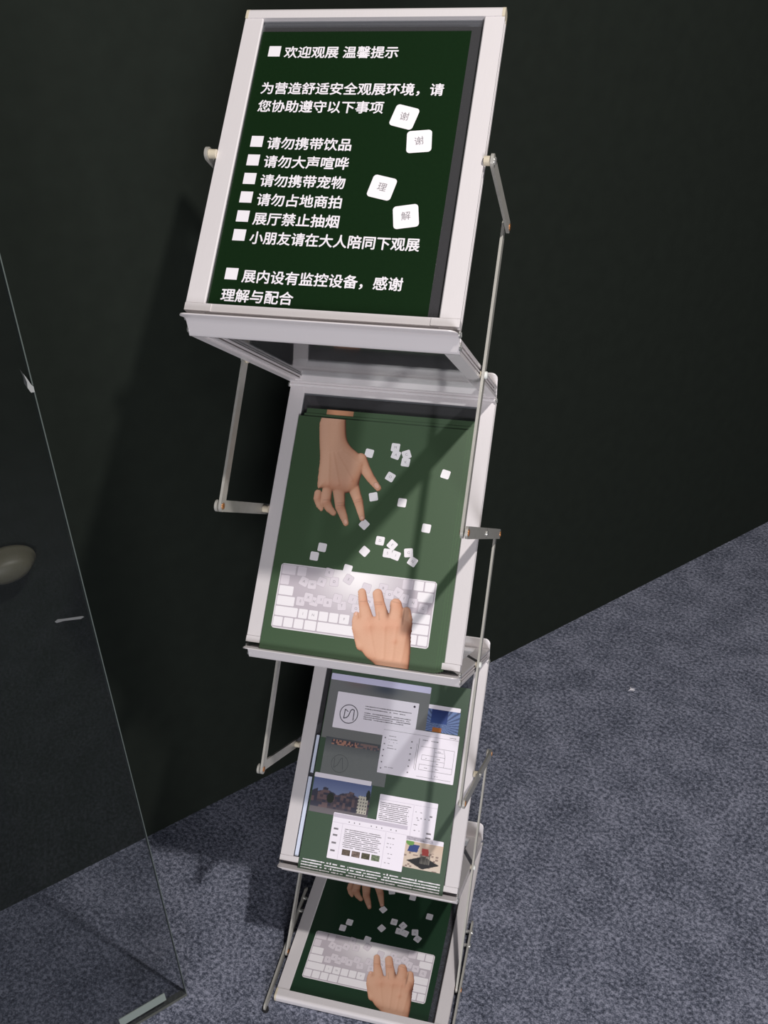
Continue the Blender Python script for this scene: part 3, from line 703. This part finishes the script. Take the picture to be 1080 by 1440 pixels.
k = Ink()
for j, v in enumerate((329.6, 333.4, 337.2, 341.0)):
    x = 34
    while x < 243:
        x1 = min(x+rs.uniform(24, 46), 244); micro(k, x, v, x1, v+1.9, 1.9, N3+.13, .93, .3); x = x1+1.2
        if x < 240 and rs.rand() < .55: k.rect(x, v-.5, x+2.3, v+2.2, N3+.13); x += 4.5
k.build('credit_lines', wh_ink, Mp, sp_)
# pale strips painted in for a reflection in the acrylic left of this poster
REFL = mat('painted_reflection', (214, 222, 240), .25)
link('reflection_strip', sheet_mesh(22.4, 27, 150, 207, -4.6, -3.4, REFL), Mp, sp_)
k = link('reflection_strip', sheet_mesh(21.2, 26.8, 213, 329, -4.6, -3.4, REFL), Mp, sp_)

# ------------------------------------------------------------------ glass panel at the left
gp0 = Vector((-.277, -.357, 0))
Mg = Matrix(((wd.x, wn.x, 0, gp0.x), (wd.y, wn.y, 0, gp0.y), (0, 0, 1, .004), (0, 0, 0, 1)))
def lean(me): me.transform(Matrix(((1, 0, .015, 0), (0, 1, 0, 0), (0, 0, 1, 0), (0, 0, 0, 1)))); return me   # its free edge is not quite plumb
bm = bmesh.new(); box(bm, -1.6, -.0012, -.005, .005, 0.002, 2.1)
gl = link('glass_panel', lean(bm_mesh('glass_panel', bm, glass)), Mg); tag(gl, 'tall clear glass panel standing on the carpet at the left edge', 'glass panel')
bm = bmesh.new(); box(bm, -.0011, 0, -.005, .005, 0.002, 2.1); link('polished_edge', lean(bm_mesh('polished_edge', bm, glass_edge)), Mg, gl)
bm = bmesh.new(); box(bm, -1.6, 0, -.0052, .0052, -.004, .0018); link('bottom_seal', bm_mesh('bottom_seal', bm, mat('grey_seal', (84, 86, 80), .5)), Mg, gl)
bm = bmesh.new(); box(bm, -.105, -.032, -.0066, -.0052, .018, .036); bevel(bm, .0004, 30, 1)
link('grey_tape', bm_mesh('grey_tape', bm, mat('grey_tape', (130, 140, 134), .5)), Mg, gl)
bm = bmesh.new()
extrude(bm, [(-.0005, 1.050), (-.004, 1.0505), (-.006, 1.056), (-.0052, 1.062), (-.0066, 1.071), (-.0046, 1.066), (-.002, 1.058), (-.0005, 1.056)], -.0065, .0065, lambda p, q, t: (p, t, q))
link('edge_chip', lean(bm_mesh('edge_chip', bm, mat('chip_white', (150, 152, 150), .4))), Mg, gl)
sm = [(-.0395, .7815), (-.036, .7832), (-.030, .781), (-.010, .775), (-.008, .773), (-.012, .772), (-.030, .778), (-.038, .779)]  # grey streak painted on the pane in place of a reflection
bm = bmesh.new(); extrude(bm, sm, -.0053, -.0050, lambda p, q, t: (p, t, q)); link('reflection_streak', lean(bm_mesh('reflection_streak', bm, mat('grey_reflection', (96, 98, 98), .6))), Mg, gl)
# round knob fixed to the wall behind the glass
bm = bmesh.new()
rows = [(0, .030), (.006, .034), (.012, .034), (.016, .030), (.022, .030), (.026, .026), (.032, .024), (.036, .016), (.038, .004)]
rg = [[bm.verts.new((r*math.cos(2*math.pi*i/32), -z, r*math.sin(2*math.pi*i/32))) for i in range(32)] for z, r in rows]
for a, b in zip(rg, rg[1:]):
    for i in range(32): bm.faces.new((a[i], a[(i+1) % 32], b[(i+1) % 32], b[i]))
bm.faces.new(rg[0]); bm.faces.new(rg[-1])
s_ = Vector((-.535, -.165, .66)).dot(wd)
kn = link('round_knob', bm_mesh('round_knob', bm, mat('beige_knob', (92, 90, 74), .5), True), Mwall @ Matrix.Translation((s_+.006, 0, .674)) @ Matrix.Diagonal((1.25, 1, .74, 1))); tag(kn, 'round beige knob on the dark wall seen through the glass at the left edge', 'knob')

# ------------------------------------------------------------------ bits of lint on the carpet
def lint(name, x, y, r, lab, cnt=10):
    bm = bmesh.new(); rr = random.Random(x)
    for _ in range(cnt):
        a = rr.uniform(0, 6.28); l = rr.uniform(.5, 1.2)*r; ox, oy = rr.uniform(-r, r)*.35, rr.uniform(-r, r)*.35
        px, py = math.cos(a), math.sin(a); t = .0007
        pts = [(ox-px*l*.5, oy-py*l*.5, .0006), (ox, oy, .0028+rr.random()*.002), (ox+px*l*.5, oy+py*l*.5, .0008)]
        for p, q in zip(pts, pts[1:]):
            va = [bm.verts.new((p[0]-py*t, p[1]+px*t, p[2])), bm.verts.new((p[0]+py*t, p[1]-px*t, p[2])), bm.verts.new((p[0], p[1], p[2]+t*1.4))]
            vb = [bm.verts.new((q[0]-py*t, q[1]+px*t, q[2])), bm.verts.new((q[0]+py*t, q[1]-px*t, q[2])), bm.verts.new((q[0], q[1], q[2]+t*1.4))]
            for i in range(3): bm.faces.new((va[i], va[(i+1) % 3], vb[(i+1) % 3], vb[i]))
            bm.faces.new(va[::-1]); bm.faces.new(vb)
    o = link(name, bm_mesh(name, bm, wh_ink), Matrix.Translation((x, y, 0))); tag(o, lab, 'lint')
lint('lint_tuft', .379, .462, .009, 'small white lint tuft on the open carpet right of the stand')
lint('lint_tuft', .735, .86, .007, 'thin white thread on the carpet near the right edge by the wall', 3)
